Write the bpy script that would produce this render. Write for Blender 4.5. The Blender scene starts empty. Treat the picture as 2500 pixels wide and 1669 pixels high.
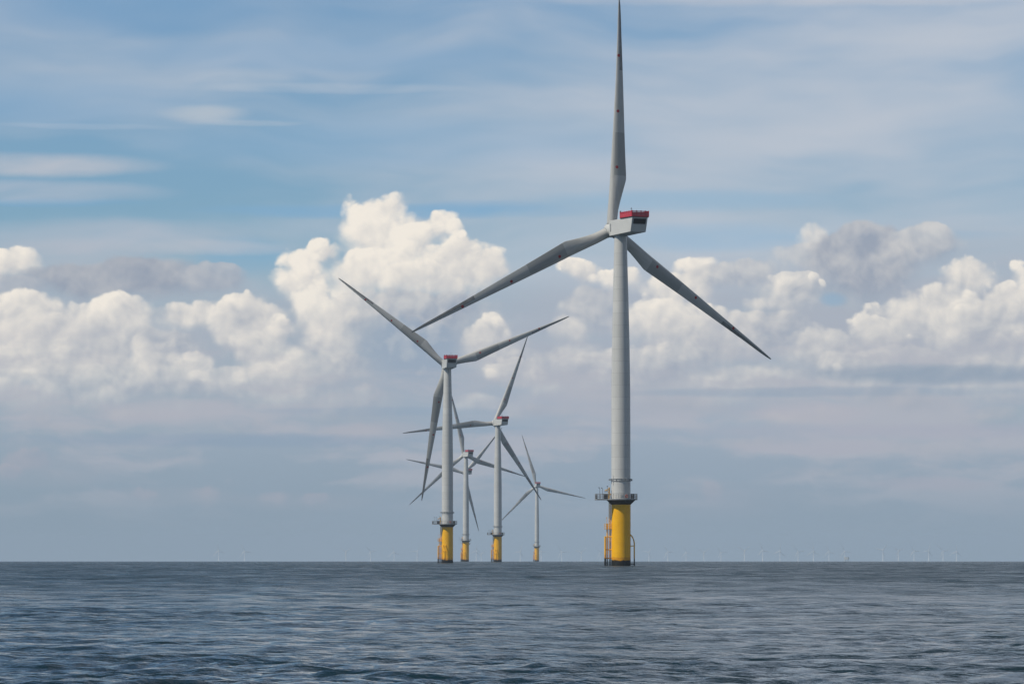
import bpy, bmesh, math, random
import numpy as np
from mathutils import Vector, Matrix, Euler

sc = bpy.context.scene
COL = sc.collection
R = math.radians

# ------------------------------------------------------------------ camera
# photograph frame: 2500 x 1669, focal length in photograph pixels:
FPX = 10100.0
CAM_H = 1.75
EYE_Y = 1362.0            # photograph row of the camera's own level
EARTH = 6.371e6
cam_d = bpy.data.cameras.new('camera')
cam = bpy.data.objects.new('camera', cam_d); COL.objects.link(cam)
cam_d.sensor_fit = 'HORIZONTAL'; cam_d.sensor_width = 36.0
cam_d.lens = 36.0 * FPX / 2500.0
cam_d.clip_start = 1.0; cam_d.clip_end = 90000.0
cam.location = (0, 0, CAM_H)
TILT = math.atan((EYE_Y - 834.5) / FPX)
cam.rotation_euler = (R(90) + TILT, 0, 0)
sc.camera = cam

# ------------------------------------------------------------------ sun
SUN_EL, SUN_AZ = R(50), R(-113)      # azimuth clockwise from +Y (view direction): behind and to the left
sdir = Vector((math.sin(SUN_AZ) * math.cos(SUN_EL), math.cos(SUN_AZ) * math.cos(SUN_EL), math.sin(SUN_EL)))
sun_d = bpy.data.lights.new('sun', 'SUN'); sun_d.energy = 3.9; sun_d.angle = R(0.6)
sun_d.color = (1.0, 0.93, 0.82)
sun = bpy.data.objects.new('sun', sun_d); COL.objects.link(sun)
sun.rotation_euler = (-sdir).to_track_quat('-Z', 'Y').to_euler()
sun.location = (-300, -200, 400)

sc.view_settings.view_transform = 'Standard'
sc.view_settings.look = 'None'
sc.view_settings.exposure = 0.0
sc.view_settings.gamma = 1.0

# ------------------------------------------------------------------ world: clear sky + clouds
world = bpy.data.worlds.new("World"); sc.world = world
world.use_nodes = True
NT = world.node_tree; NT.nodes.clear()

def lin(r, g, b):
    f = lambda c: (c / 255 / 12.92) if c / 255 <= 0.04045 else ((c / 255 + 0.055) / 1.055) ** 2.4
    return (f(r), f(g), f(b))

class G:
    """small helper that writes shader-node maths"""
    def __init__(s, nt): s.nt = nt
    def put(s, sock, v):
        if isinstance(v, bpy.types.NodeSocket): s.nt.links.new(v, sock)
        else: sock.default_value = v
    def m(s, op, a, b=0.0, c=0.0, clamp=False):
        n = s.nt.nodes.new('ShaderNodeMath'); n.operation = op; n.use_clamp = clamp
        for i, v in enumerate((a, b, c)): s.put(n.inputs[i], v)
        return n.outputs[0]
    def v(s, op, a, b=(0, 0, 0), c=(0, 0, 0), scale=1.0, out=0):
        n = s.nt.nodes.new('ShaderNodeVectorMath'); n.operation = op
        s.put(n.inputs[0], a); s.put(n.inputs[1], b); s.put(n.inputs[2], c)
        s.put(n.inputs[3], scale)
        return n.outputs[out]
    def dot(s, a, b): return s.v('DOT_PRODUCT', a, b, out=1)
    def length(s, a): return s.v('LENGTH', a, out=1)
    def ss(s, x, a, b, lo=0.0, hi=1.0):
        n = s.nt.nodes.new('ShaderNodeMapRange'); n.interpolation_type = 'SMOOTHSTEP'
        for i, v in enumerate((x, a, b, lo, hi)): s.put(n.inputs[i], v)
        return n.outputs[0]
    def lr(s, x, a, b, lo=0.0, hi=1.0):
        n = s.nt.nodes.new('ShaderNodeMapRange'); n.interpolation_type = 'LINEAR'; n.clamp = True
        for i, v in enumerate((x, a, b, lo, hi)): s.put(n.inputs[i], v)
        return n.outputs[0]
    def mix(s, f, a, b):
        n = s.nt.nodes.new('ShaderNodeMix'); n.data_type = 'RGBA'
        s.put(n.inputs[0], f)
        for i, v in ((6, a), (7, b)):
            s.put(n.inputs[i], v if isinstance(v, bpy.types.NodeSocket) else (*v, 1))
        return n.outputs[2]
    def noise(s, vec, scale, detail=3, rough=0.5, dist=0.0, color=False):
        n = s.nt.nodes.new('ShaderNodeTexNoise')
        s.put(n.inputs['Vector'], vec); n.inputs['Scale'].default_value = scale
        n.inputs['Detail'].default_value = detail; n.inputs['Roughness'].default_value = rough
        n.inputs['Distortion'].default_value = dist
        return n.outputs[1] if color else n.outputs[0]
    def voro(s, vec, scale, detail=2, rough=0.5, smooth=None):
        n = s.nt.nodes.new('ShaderNodeTexVoronoi'); n.feature = 'F1' if smooth is None else 'SMOOTH_F1'
        s.put(n.inputs['Vector'], vec); n.inputs['Scale'].default_value = scale
        n.inputs['Detail'].default_value = detail; n.inputs['Roughness'].default_value = rough
        if smooth is not None: n.inputs['Smoothness'].default_value = smooth
        return n.outputs['Distance']
    def comb(s, x, y, z=0.0):
        n = s.nt.nodes.new('ShaderNodeCombineXYZ')
        for i, v in enumerate((x, y, z)): s.put(n.inputs[i], v)
        return n.outputs[0]
    def sep(s, v):
        n = s.nt.nodes.new('ShaderNodeSeparateXYZ'); s.put(n.inputs[0], v); return n.outputs

g = G(NT)
tc = NT.nodes.new('ShaderNodeTexCoord')
D = tc.outputs['Generated']
dx, dy, dz = g.sep(D)
K = FPX / 100.0
U = g.m('MULTIPLY', g.m('ARCTAN2', dx, dy), K)         # azimuth, in units of 0.567 degree
W = g.m('MULTIPLY', g.m('ARCSINE', dz), K)             # elevation, same units
P = g.v('SCALE', D, scale=K)                            # seamless 3-D coordinate for the noises
DP = 1.06428
def cu(x): return (x * DP - 1250.0) / 100.0
def cw(y): return (EYE_Y - y * DP) / 100.0

# -- clear sky
sky = NT.nodes.new('ShaderNodeTexSky'); sky.sky_type = 'NISHITA'
sky.sun_disc = False; sky.sun_elevation = SUN_EL; sky.sun_rotation = SUN_AZ
sky.air_density = 1.0; sky.dust_density = 0.6; sky.ozone_density = 1.4
S = 10.0   # cloud radiance is written for Background strength 0.1
def C(r, gg, b): return tuple(x * S for x in lin(r, gg, b))
clear = g.v('MULTIPLY', sky.outputs[0], g.v('SCALE', (0.49, 0.715, 0.93), scale=g.ss(W, 15.0, 40.0, 1.0, 0.75)))

# -- high veil: broad, horizontally drawn-out cirrostratus, thicker to the right
wv = g.noise(g.v('MULTIPLY', P, (0.22, 0.22, 0.3)), 1.0, 2, color=True)
st = g.v('MULTIPLY_ADD', wv, (0.5, 0.5, 1.3), g.v('MULTIPLY', P, (0.15, 0.15, 0.80)))
n1 = g.noise(st, 0.62, 3, 0.5)
n2 = g.noise(st, 2.3, 3, 0.55)
veil = g.m('MULTIPLY_ADD', n2, 0.16, g.m('MULTIPLY', n1, 0.84))
veil = g.m('ADD', veil, g.ss(U, -12.5, 6.0, -0.12, 0.15))
veil = g.m('ADD', veil, g.ss(W, 8.5, 5.0, 0.0, 0.08))
veilf = g.m('MULTIPLY', g.ss(veil, 0.28, 0.82, 0.05, 0.97), g.ss(W, 45.0, 15.0, 0.55, 1.0))
base = g.v('SCALE', g.mix(veilf, clear, C(191, 198, 209)), scale=g.ss(W, 15.0, 45.0, 1.0, 0.66))
n2s = g.lr(n2, 0.3, 0.62, 0.55, 1.0)

# -- shared noises of the cumulus
warp = g.v('SUBTRACT', g.noise(P, 0.55, 4, 0.55, color=True), (0.5, 0.5, 0.5))
wu = g.dot(warp, (1.0, 0, 0)); ww = g.dot(warp, (0, 0.8, 0))
Q = g.comb(g.m('ADD', U, wu), g.m('ADD', W, ww))
Q2 = g.comb(g.m('MULTIPLY_ADD', wu, 0.5, U), g.m('MULTIPLY_ADD', ww, 0.22, W))
LX, LY = -0.52, 0.85
SHADE = C(160, 169, 184); LIT = C(247, 239, 227)

LAYERS = []        # painter's order, back to front
def puff(x, y, rx, ry, b, op=1.0, top=0.14, bot=1.1, edge=0.42, grad=0.35, hue=None, rough=1.0):
    LAYERS.append(('p', x, y, rx, ry, b, op, top, bot, edge, grad, hue, rough))
def streak(x, y, rx, ry, op, c):
    LAYERS.append(('s', x, y, rx, ry, op, c))
BL = C(124, 170, 205)
streak(300, 30, 320, 60, 0.65, C(108, 154, 194))
streak(120, 240, 300, 60, 0.45, C(116, 162, 200))
streak(700, 130, 420, 40, 0.3, C(122, 164, 202))
streak(950, 330, 600, 60, 0.3, C(132, 172, 206))
streak(900, 486, 430, 17, 0.75, BL)
streak(1560, 462, 330, 26, 0.6, C(142, 180, 208))
streak(1640, 545, 240, 34, 0.6, C(146, 182, 210))
streak(560, 590, 110, 46, 0.85, C(126, 172, 202))
streak(80, 470, 240, 10, 0.5, BL)
streak(1100, 475, 180, 14, 0.5, BL)
streak(2050, 545, 260, 14, 0.5, C(148, 182, 208))
streak(100, 385, 250, 27, 0.58, C(212, 206, 208))
streak(60, 445, 300, 26, 0.5, C(192, 196, 208))
streak(550, 184, 120, 26, 0.4, C(190, 198, 208))
streak(740, 205, 320, 12, 0.36, C(192, 200, 210))
streak(465, 264, 100, 20, 0.55, C(194, 200, 206))
streak(560, 285, 130, 7, 0.35, C(192, 200, 208))
streak(200, 296, 200, 7, 0.35, C(176, 192, 210))
streak(1950, -4, 700, 24, 0.5, C(204, 203, 208))
streak(260, 545, 330, 40, 0.6, C(184, 190, 202))
streak(480, 570, 190, 18, 0.6, C(186, 192, 202))
streak(120, 600, 260, 50, 0.6, C(184, 188, 198))

# the grey mass of the bank
for (x, y, rx, ry, op, c) in (
    (300, 830, 760, 215, 0.9, (170, 178, 190)), (1120, 860, 620, 210, 0.85, (164, 175, 190)),
    (1700, 800, 700, 185, 0.9, (170, 177, 190)), (2250, 800, 600, 250, 0.9, (172, 178, 190)),
    (-900, 780, 900, 240, 0.8, (170, 176, 189)), (3300, 780, 900, 260, 0.8, (170, 176, 189))):
    streak(x, y, rx, ry, op, C(*c))

PR = random.Random(21)
def heap(x, y, rx, ry, b, n=6, op=1.0, fall=0.38, **kw):
    """a heap of overlapping heads: the body, then rounded heads from the crown downwards"""
    puff(x, y, rx, ry, b - 0.16, op, bot=1.0, **kw)
    hs = []
    for k in range(n):
        a = R(-25 + 230 * (k + 0.5 + PR.uniform(-0.35, 0.35)) / n)
        d = PR.uniform(0.38, 0.82)
        hs.append((x + rx * d * math.cos(a), y - ry * d * math.sin(a), d))
    for hx, hy, d in sorted(hs, key=lambda h: h[1]):
        r = PR.uniform(0.28, 0.46) * min(rx, ry) * (1.15 if d < 0.6 else 0.95)
        dep = (hy - (y - ry)) / (2 * ry)
        puff(hx, hy, r * PR.uniform(1.0, 1.45), r, b + PR.uniform(-0.07, 0.09) - fall * dep, op * 0.85, top=0.25, bot=1.4, grad=0.42)

# beyond both edges of the photograph
heap(-130, 735, 170, 85, 0.74, 6)
heap(-280, 775, 150, 70, 0.62, 4, 0.9)
puff(-150, 830, 260, 100, 0.45, 0.8, top=0.4)
heap(2480, 730, 150, 90, 0.66, 6, 0.9)
heap(2640, 770, 130, 70, 0.58, 4, 0.9)
puff(2520, 840, 260, 90, 0.35, 0.8, top=0.4)
# left bank
puff(20, 612, 120, 55, 0.68, bot=0.9)
puff(270, 650, 285, 62, 0.1, 0.95, grad=0.08, rough=0.5, bot=0.8, edge=0.2, top=0.2, hue=(C(152, 161, 177), LIT))
puff(500, 650, 110, 50, 0.12, 0.85, grad=0.1, rough=0.5)
puff(30, 680, 120, 50, 0.15, 0.8, grad=0.1, rough=0.5)
heap(60, 745, 150, 90, 0.76, 5)
heap(250, 745, 200, 76, 0.82, 7)
heap(440, 728, 140, 48, 0.74, 6)
puff(130, 820, 300, 115, 0.56, 0.9, grad=0.2, top=0.4)
heap(330, 810, 180, 80, 0.50, 4, 0.8)
heap(70, 860, 170, 90, 0.62, 4, 0.7)
heap(230, 890, 260, 80, 0.46, 5, 0.7)
puff(420, 800, 110, 55, 0.12, 0.75, grad=0.1)
puff(575, 700, 52, 46, 0.66)
heap(558, 765, 122, 95, 0.70, 8)
puff(610, 830, 110, 80, 0.40, 0.8)
heap(350, 820, 92, 62, 0.60, 4)
heap(455, 838, 70, 52, 0.60, 4, 0.85)
puff(400, 890, 190, 65, 0.36, 0.8, grad=0.3, top=0.4)
heap(520, 885, 110, 60, 0.50, 4, 0.7)
puff(650, 880, 150, 70, 0.42, 0.65, top=0.4)
puff(10, 905, 120, 60, 0.42, 0.7)
puff(60, 880, 60, 36, 0.0, 0.5, grad=0.0, hue=(C(146, 166, 186), LIT))
puff(380, 775, 110, 36, 0.10, 0.6, grad=0.1, top=0.4)
puff(130, 745, 70, 34, 0.38, 0.5, grad=0.2, top=0.4)
puff(240, 800, 120, 36, 0.30, 0.55, grad=0.2, top=0.4)
puff(90, 850, 150, 36, 0.62, 0.5, grad=0.2, top=0.4)
# the tall centre tower
puff(800, 660, 110, 95, 0.70, 0.9, top=0.3)
heap(742, 590, 56, 50, 0.86, 3)
heap(690, 650, 78, 95, 0.84, 6)
puff(740, 740, 100, 110, 0.60, 0.9)
heap(1000, 525, 58, 56, 0.92, 4)
heap(868, 548, 120, 116, 0.95, 9)
puff(960, 560, 100, 70, 0.85, 0.95)
heap(1060, 612, 128, 80, 0.86, 7)
heap(1120, 625, 80, 70, 0.80, 4)
puff(900, 620, 150, 76, 0.88, grad=0.15)
heap(860, 620, 120, 70, 0.92, 5)
heap(990, 645, 170, 62, 0.86, 6, 0.9)
puff(830, 710, 110, 60, 0.34, 0.75, grad=0.2)
puff(990, 730, 220, 72, 0.22, 0.9, grad=0.25)
puff(760, 800, 120, 110, 0.52, 0.75, top=0.4)
puff(960, 830, 190, 110, 0.0, 0.7, grad=0.1, hue=(C(150, 167, 187), LIT))
puff(720, 860, 160, 80, 0.40, 0.6, top=0.4)
puff(800, 860, 130, 60, 0.25, 0.5)
# centre right
puff(1150, 800, 130, 90, 0.30, 0.7, grad=0.3, top=0.5)
heap(1130, 785, 96, 66, 0.56, 7, 0.85)
heap(1200, 855, 90, 56, 0.55, 4, 0.8)
heap(1340, 625, 74, 42, 0.82, 5)
puff(1430, 645, 80, 46, 0.74)
heap(1590, 610, 80, 46, 0.94, 5)
heap(1550, 670, 120, 66, 0.74, 6)
puff(1700, 640, 150, 60, 0.24, 0.8, grad=0.2)
puff(1860, 600, 130, 60, 0.30, 0.7, grad=0.2)
puff(1875, 555, 72, 62, 0.55, 0.85, top=0.3)
puff(1905, 590, 60, 45, 0.35, 0.7)
puff(1990, 625, 180, 125, 0.12, 0.95, grad=0.15, rough=0.8, hue=(C(154, 163, 179), LIT))
puff(2130, 580, 130, 70, 0.2, 0.85, grad=0.25, rough=0.8, hue=(C(158, 167, 182), LIT))
puff(1800, 690, 150, 60, 0.34, 0.8, grad=0.3, top=0.4)
heap(1820, 665, 96, 44, 0.58, 6, 0.75)
puff(1740, 700, 90, 40, 0.50, 0.8)
heap(1520, 745, 140, 85, 0.80, 7, 0.95)
puff(1370, 720, 130, 70, 0.18, 0.75)
heap(1640, 795, 180, 90, 0.58, 6, 0.85)
puff(1760, 770, 130, 70, 0.20, 0.8)
heap(1470, 850, 190, 70, 0.40, 5, 0.7)
puff(1330, 840, 140, 70, 0.40, 0.6, top=0.4)
heap(1900, 820, 150, 85, 0.48, 4, 0.8)
heap(2215, 650, 105, 64, 0.80, 6)
heap(2310, 700, 90, 66, 0.66, 5, 0.9)
puff(2345, 650, 50, 60, 0.70, 0.9)
heap(2130, 730, 140, 95, 0.70, 7, 0.95)
heap(2240, 770, 190, 90, 0.54, 6, 0.85)
heap(2010, 770, 110, 64, 0.62, 5, 0.9)
puff(2270, 850, 220, 64, 0.32, 0.75, top=0.4)
heap(2040, 855, 200, 64, 0.42, 4, 0.7)
puff(1700, 880, 220, 55, 0.34, 0.6, top=0.4)
streak(1912, 688, 34, 16, 0.9, C(138, 174, 202))

# the soft lower half of the bank
for (x, y, rx, ry, b) in ((120, 930, 220, 50, 0.30), (420, 950, 170, 34, 0.34), (640, 930, 150, 50, 0.22), (300, 910, 120, 40, 0.16), (820, 930, 160, 40, 0.10),
                          (1120, 940, 130, 40, 0.32), (1260, 900, 110, 44, 0.36), (1420, 900, 160, 50, 0.18), (1620, 900, 170, 44, 0.28), (1800, 890, 150, 44, 0.22),
                          (1960, 900, 140, 40, 0.12), (2260, 910, 200, 44, 0.16), (1310, 770, 90, 44, 0.34), (1250, 820, 80, 40, 0.28)):
    puff(x, y, rx * 1.1, ry * 1.25, b + 0.16, 0.7, top=0.45, bot=1.4, grad=0.35)
LAYERS.append('LOW')
for (x, y, rx, ry, op, c) in (
    (380, 948, 170, 26, 0.5, (182, 182, 192)), (860, 988, 130, 18, 0.45, (178, 178, 188)), (1230, 930, 140, 26, 0.35, (176, 180, 192)),
    (1480, 940, 260, 18, 0.4, (174, 178, 190)), (2200, 990, 320, 16, 0.45, (174, 176, 190)), (1860, 950, 130, 22, 0.45, (184, 182, 192)),
    (1860, 1025, 200, 16, 0.5, (178, 178, 190)), (1800, 990, 220, 16, 0.35, (174, 176, 190)), (2150, 860, 300, 20, 0.55, (140, 158, 178)),
    (1900, 900, 500, 10, 0.4, (146, 164, 184)), (2120, 1112, 150, 14, 0.3, (170, 170, 184)), (900, 945, 300, 10, 0.3, (142, 164, 186)),
    (500, 1010, 500, 14, 0.35, (136, 158, 182)), (1300, 990, 300, 12, 0.3, (140, 162, 184))):
    streak(x, y, rx, ry * 1.15, min(0.85, op * 1.55), C(*c))
LC = (C(148, 161, 178), C(192, 190, 194))
for (x, y, rx, ry, b, op) in ((150, 975, 150, 34, 0.55, 0.45), (330, 955, 130, 30, 0.7, 0.45), (560, 985, 160, 26, 0.4, 0.35), (60, 1030, 110, 40, 0.5, 0.35),
        (800, 960, 150, 30, 0.5, 0.4), (1250, 945, 120, 30, 0.6, 0.45), (1330, 1010, 130, 24, 0.4, 0.35), (1560, 930, 150, 34, 0.5, 0.45), (1830, 955, 130, 28, 0.75, 0.5),
        (2060, 925, 170, 38, 0.5, 0.45), (2270, 960, 150, 30, 0.6, 0.45), (1700, 1010, 140, 22, 0.5, 0.4), (2120, 1040, 170, 24, 0.4, 0.35), (1900, 1080, 150, 24, 0.3, 0.3)):
    puff(x, y, rx, ry, b, op, top=0.5, bot=1.3, grad=0.35, hue=LC, rough=1.1)
PK = (C(150, 160, 178), C(184, 178, 186))
puff(470, 1128, 70, 42, 0.75, 0.5, hue=PK, top=0.4, bot=1.3, rough=1.5)
puff(640, 1146, 90, 40, 0.6, 0.5, hue=PK, top=0.4, bot=1.3, rough=1.5)
streak(700, 1150, 160, 22, 0.3, C(166, 170, 182))
streak(400, 1140, 160, 24, 0.3, C(164, 170, 182))
streak(120, 1080, 180, 40, 0.35, C(164, 170, 182))
streak(1650, 1150, 160, 40, 0.25, C(162, 168, 182))
puff(740, 1140, 60, 20, 0.4, 0.4, hue=PK)
puff(345, 1135, 60, 24, 0.45, 0.45, hue=PK)
puff(80, 1060, 80, 44, 0.55, 0.5, hue=PK)
puff(30, 1090, 50, 26, 0.5, 0.45, hue=PK)
puff(1640, 1140, 56, 44, 0.4, 0.35, hue=PK)

def group(name, ins, outs):
    """a node group and its sockets; ins/outs: list of (name, type)"""
    t = bpy.data.node_groups.new(name, 'ShaderNodeTree')
    for nm, ty in ins: t.interface.new_socket(nm, in_out='INPUT', socket_type='NodeSocket' + ty)
    for nm, ty in outs: t.interface.new_socket(nm, in_out='OUTPUT', socket_type='NodeSocket' + ty)
    gi = t.nodes.new('NodeGroupInput'); go = t.nodes.new('NodeGroupOutput')
    return t, G(t), {nm: gi.outputs[k] for k, (nm, ty) in enumerate(ins)}, go.inputs

# one cumulus head: crisp crown towards the sun, base dissolving into the bank
PT, pg, pi, po = group('cumulus_head', [('col', 'Color'), ('Q', 'Vector'), ('b0', 'Float'), ('tex', 'Float'), ('inv', 'Vector'),
    ('off', 'Vector'), ('edge', 'Float'), ('bot', 'Float'), ('top', 'Float'), ('op', 'Float'), ('grad', 'Float'), ('b', 'Float'),
    ('texamt', 'Float'), ('shade', 'Color'), ('lit', 'Color')], [('col', 'Color')])
q_ = pg.v('MULTIPLY_ADD', pi['col'], (1e-7, 1e-7, 1e-7), pi['Q'])     # keeps the layers in painter's order for the compiler
q_ = pg.v('MULTIPLY_ADD', q_, pi['inv'], pi['off'])
h_ = pg.m('MULTIPLY_ADD', pi['b0'], pi['edge'], pg.m('SUBTRACT', 1.0, pg.length(q_)))
w_ = pg.lr(pg.dot(q_, (LX * 0.35, 0.95, 0)), -0.55, 0.65, pi['bot'], pi['top'])
a_ = pg.ss(h_, 0.0, w_, 0.0, pi['op'])
b_ = pg.m('MULTIPLY_ADD', pg.dot(q_, (LX, LY, 0)), pi['grad'], pi['b'])
b_ = pg.m('MULTIPLY_ADD', pi['tex'], pi['texamt'], b_, clamp=True)
c_ = pg.mix(b_, pi['shade'], pi['lit'])
PT.links.new(pg.mix(a_, pi['col'], c_), po[0])
ST, pg, pi, po = group('cloud_streak', [('col', 'Color'), ('Q2', 'Vector'), ('n2s', 'Float'), ('inv', 'Vector'), ('off', 'Vector'),
    ('op', 'Float'), ('tone', 'Color')], [('col', 'Color')])
q_ = pg.v('MULTIPLY_ADD', pi['col'], (1e-7, 1e-7, 1e-7), pi['Q2'])
q_ = pg.v('MULTIPLY_ADD', q_, pi['inv'], pi['off'])
a_ = pg.m('MULTIPLY', pg.ss(pg.dot(q_, q_), 1.6, 0.0, 0.0, pi['op']), pi['n2s'])
ST.links.new(pg.mix(a_, pi['col'], pi['tone']), po[0])

def use(tree, **kw):
    n = g.nt.nodes.new('ShaderNodeGroup'); n.node_tree = tree
    for k, v in kw.items():
        s_ = n.inputs[k]
        if isinstance(v, bpy.types.NodeSocket): g.nt.links.new(v, s_)
        elif s_.type == 'RGBA': s_.default_value = (*v, 1)
        else: s_.default_value = v
    return n.outputs[0]

def add_puff(col, sh, x, y, rx, ry, b, op, top, bot, edge, grad, hue, rough):
    rx *= DP / 100; ry *= DP / 100
    return use(PT, col=col, Q=Q, b0=sh['b0'], tex=sh['tex'], inv=(1 / rx, 1 / ry, 0), off=(-cu(x) / rx, -cw(y) / ry, 0),
               edge=edge * rough / (0.5 * (rx + ry)), bot=bot, top=top, op=op, grad=grad, b=b, texamt=0.8 * rough,
               shade=hue[0] if hue else SHADE, lit=hue[1] if hue else LIT)

def add_streak(col, x, y, rx, ry, op, c):
    rx *= DP / 100; ry *= DP / 100
    return use(ST, col=col, Q2=Q2, n2s=n2s, inv=(1 / rx, 1 / ry, 0), off=(-cu(x) / rx, -cw(y) / ry, 0), op=op, tone=c)

BILS, BILM = 1.1, 0.60
def shared():
    """noises only the cumulus sectors need"""
    Pb = g.v('MULTIPLY_ADD', warp, (0.45, 0.45, 0.45), P)
    vor = lambda vec: g.voro(vec, BILS, 2, 0.5)
    b0 = g.m('SUBTRACT', BILM, vor(Pb))
    b1 = g.m('SUBTRACT', BILM, vor(g.v('ADD', Pb, (LX * 0.2, 0, LY * 0.2))))
    fb = g.m('SUBTRACT', g.noise(P, 1.5, 6, 0.62, 0.6), 0.5)
    tex = g.m('MULTIPLY_ADD', g.m('SUBTRACT', b0, b1), 0.55, g.m('MULTIPLY_ADD', fb, 0.95, g.dot(warp, (0, 0, 1.1))))
    return {'b0': g.m('MULTIPLY_ADD', fb, 0.45, b0), 'tex': tex}

def lower_air(col):
    """blue-grey air with thin drawn-out bands over the horizon"""
    lowc = g.mix(g.ss(W, 0.0, 4.2), C(133, 153, 171), C(153, 169, 186))
    n3 = g.noise(g.v('MULTIPLY_ADD', warp, (0.6, 0.6, 0.9), g.v('MULTIPLY', P, (0.26, 0.26, 1.35))), 0.9, 4, 0.58)
    col = g.mix(g.ss(W, 4.9, 2.4, 0.0, 0.88), col, lowc)
    bandf = g.m('MULTIPLY', g.ss(n3, 0.42, 0.64, 0.0, 0.85), g.m('MULTIPLY', g.ss(W, 0.4, 2.6), g.ss(W, 6.2, 4.4)))
    return g.mix(bandf, col, C(180, 182, 192))

def reach(L, u0, u1, w0, w1):
    """can this layer touch the sector? (bounds of the warps included)"""
    kind, x, y, rx, ry = L[:5]
    if kind == 'p':
        k = 1.0; ex = 0.42 / (0.5 * (rx + ry) * DP / 100) * 0.42
        k = 1.0 + ex; mu, mw = 0.55, 0.42
    else: k, mu, mw = 1.27, 0.3, 0.1
    a, b = cu(x), cw(y); rx = rx * DP / 100 * k + mu; ry = ry * DP / 100 * k + mw
    return a + rx > u0 and a - rx < u1 and b + ry > w0 and b - ry < w1

SOCKS = [('base', 'Color'), ('P', 'Vector'), ('warp', 'Vector'), ('Q', 'Vector'), ('Q2', 'Vector'), ('U', 'Float'), ('W', 'Float'), ('n2s', 'Float')]
WORLD_G = g
def sector(u0, u1, w0, w1, generic=False):
    """the Background of one patch of sky, holding only the layers that touch it"""
    global g, base, P, warp, Q, Q2, U, W, n2s
    keep = (g, base, P, warp, Q, Q2, U, W, n2s)
    t, g, gi, go = group('sky_sector', SOCKS, [('sky', 'Shader')])
    base, P, warp, Q, Q2, U, W, n2s = [gi[k] for k, _ in SOCKS]
    col = base
    ls = [L for L in LAYERS if L == 'LOW' or reach(L, u0, u1, w0, w1)]
    sh = shared() if generic or any(L[0] == 'p' for L in ls if L != 'LOW') else None
    if generic:
        # clouds of the same bank all round the horizon, outside the photographed sector
        fade = g.ss(g.m('ABSOLUTE', U), 17.0, 20.5)
        e = g.m('MULTIPLY', g.ss(W, 8.6, 6.2), g.ss(W, 2.6, 5.2))
        n = g.m('MULTIPLY_ADD', sh['b0'], 0.5, g.noise(P, 0.28, 3, 0.5))
        a = g.ss(g.m('MULTIPLY_ADD', e, 0.55, n), 0.74, 0.98)
        c = g.mix(g.m('MULTIPLY_ADD', sh['tex'], 1.0, g.lr(W, 4.0, 8.0, 0.25, 0.85), clamp=True), SHADE, LIT)
        col = g.mix(g.m('MULTIPLY', a, fade), col, c)
    for L in ls:
        if generic and L != 'LOW' and L[0] == 'p': continue
        if L == 'LOW':
            if w0 < 6.2: col = lower_air(col)
        elif L[0] == 'p': col = add_puff(col, sh, *L[1:])
        else: col = add_streak(col, *L[1:])
    if w0 < 0: col = g.mix(g.ss(W, 0.0, -3.0), col, C(90, 108, 124))
    b = t.nodes.new('ShaderNodeBackground'); b.inputs[1].default_value = 0.1
    t.links.new(col, b.inputs[0]); t.links.new(b.outputs[0], go[0])
    g, base, P, warp, Q, Q2, U, W, n2s = keep
    return use(t, base=base, P=P, warp=warp, Q=Q, Q2=Q2, U=U, W=W, n2s=n2s)

def choose(sock, at, below, above):
    n = NT.nodes.new('ShaderNodeMixShader')
    NT.links.new(g.m('GREATER_THAN', sock, at), n.inputs[0])
    NT.links.new(below, n.inputs[1]); NT.links.new(above, n.inputs[2])
    return n.outputs[0]

BAND = (3.3, 9.6)
CUTS = [-9.6, -6.2, -3.0, 0.4, 3.6, 7.0, 10.2]
def columns(cuts, lo, hi, w0, w1):
    if not cuts: return sector(lo, hi, w0, w1)
    k = len(cuts) // 2
    return choose(U, cuts[k], columns(cuts[:k], lo, cuts[k], w0, w1), columns(cuts[k + 1:], cuts[k], hi, w0, w1))
mid = columns(CUTS, -17.0, 17.0, *BAND)
lowb = columns([-4.0, 3.0], -17.0, 17.0, -0.5, BAND[0])
high = columns([-1.0], -17.0, 17.0, BAND[1], 16.0)
front = choose(W, BAND[1], choose(W, BAND[0], lowb, mid), high)
# everything outside the photographed part of the sky
zen = NT.nodes.new('ShaderNodeBackground'); zen.inputs[1].default_value = 0.1
NT.links.new(base, zen.inputs[0])
rest = choose(W, 16.0, sector(-400, 400, -400, 16.0, generic=True), zen.outputs[0])
inside = g.m('MULTIPLY', g.m('LESS_THAN', g.m('ABSOLUTE', U), 17.0),
             g.m('LESS_THAN', g.m('ABSOLUTE', g.m('SUBTRACT', W, 7.75)), 8.25))
wm = NT.nodes.new('ShaderNodeMixShader')
NT.links.new(inside, wm.inputs[0]); NT.links.new(rest, wm.inputs[1]); NT.links.new(front, wm.inputs[2])
wo = NT.nodes.new('ShaderNodeOutputWorld'); NT.links.new(wm.outputs[0], wo.inputs[0])
world.cycles.sampling_method = 'NONE'
# ==== OBJECTS ====
# ------------------------------------------------------------------ materials
def new_mat(name):
    m = bpy.data.materials.new(name); m.use_nodes = True
    m.node_tree.nodes.clear()
    b = m.node_tree.nodes.new('ShaderNodeBsdfPrincipled'); o = m.node_tree.nodes.new('ShaderNodeOutputMaterial')
    m.node_tree.links.new(b.outputs[0], o.inputs[0])
    G_ = G(m.node_tree)
    t = m.node_tree.nodes.new('ShaderNodeTexCoord')
    return m, G_, b, t.outputs['Object']

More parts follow.
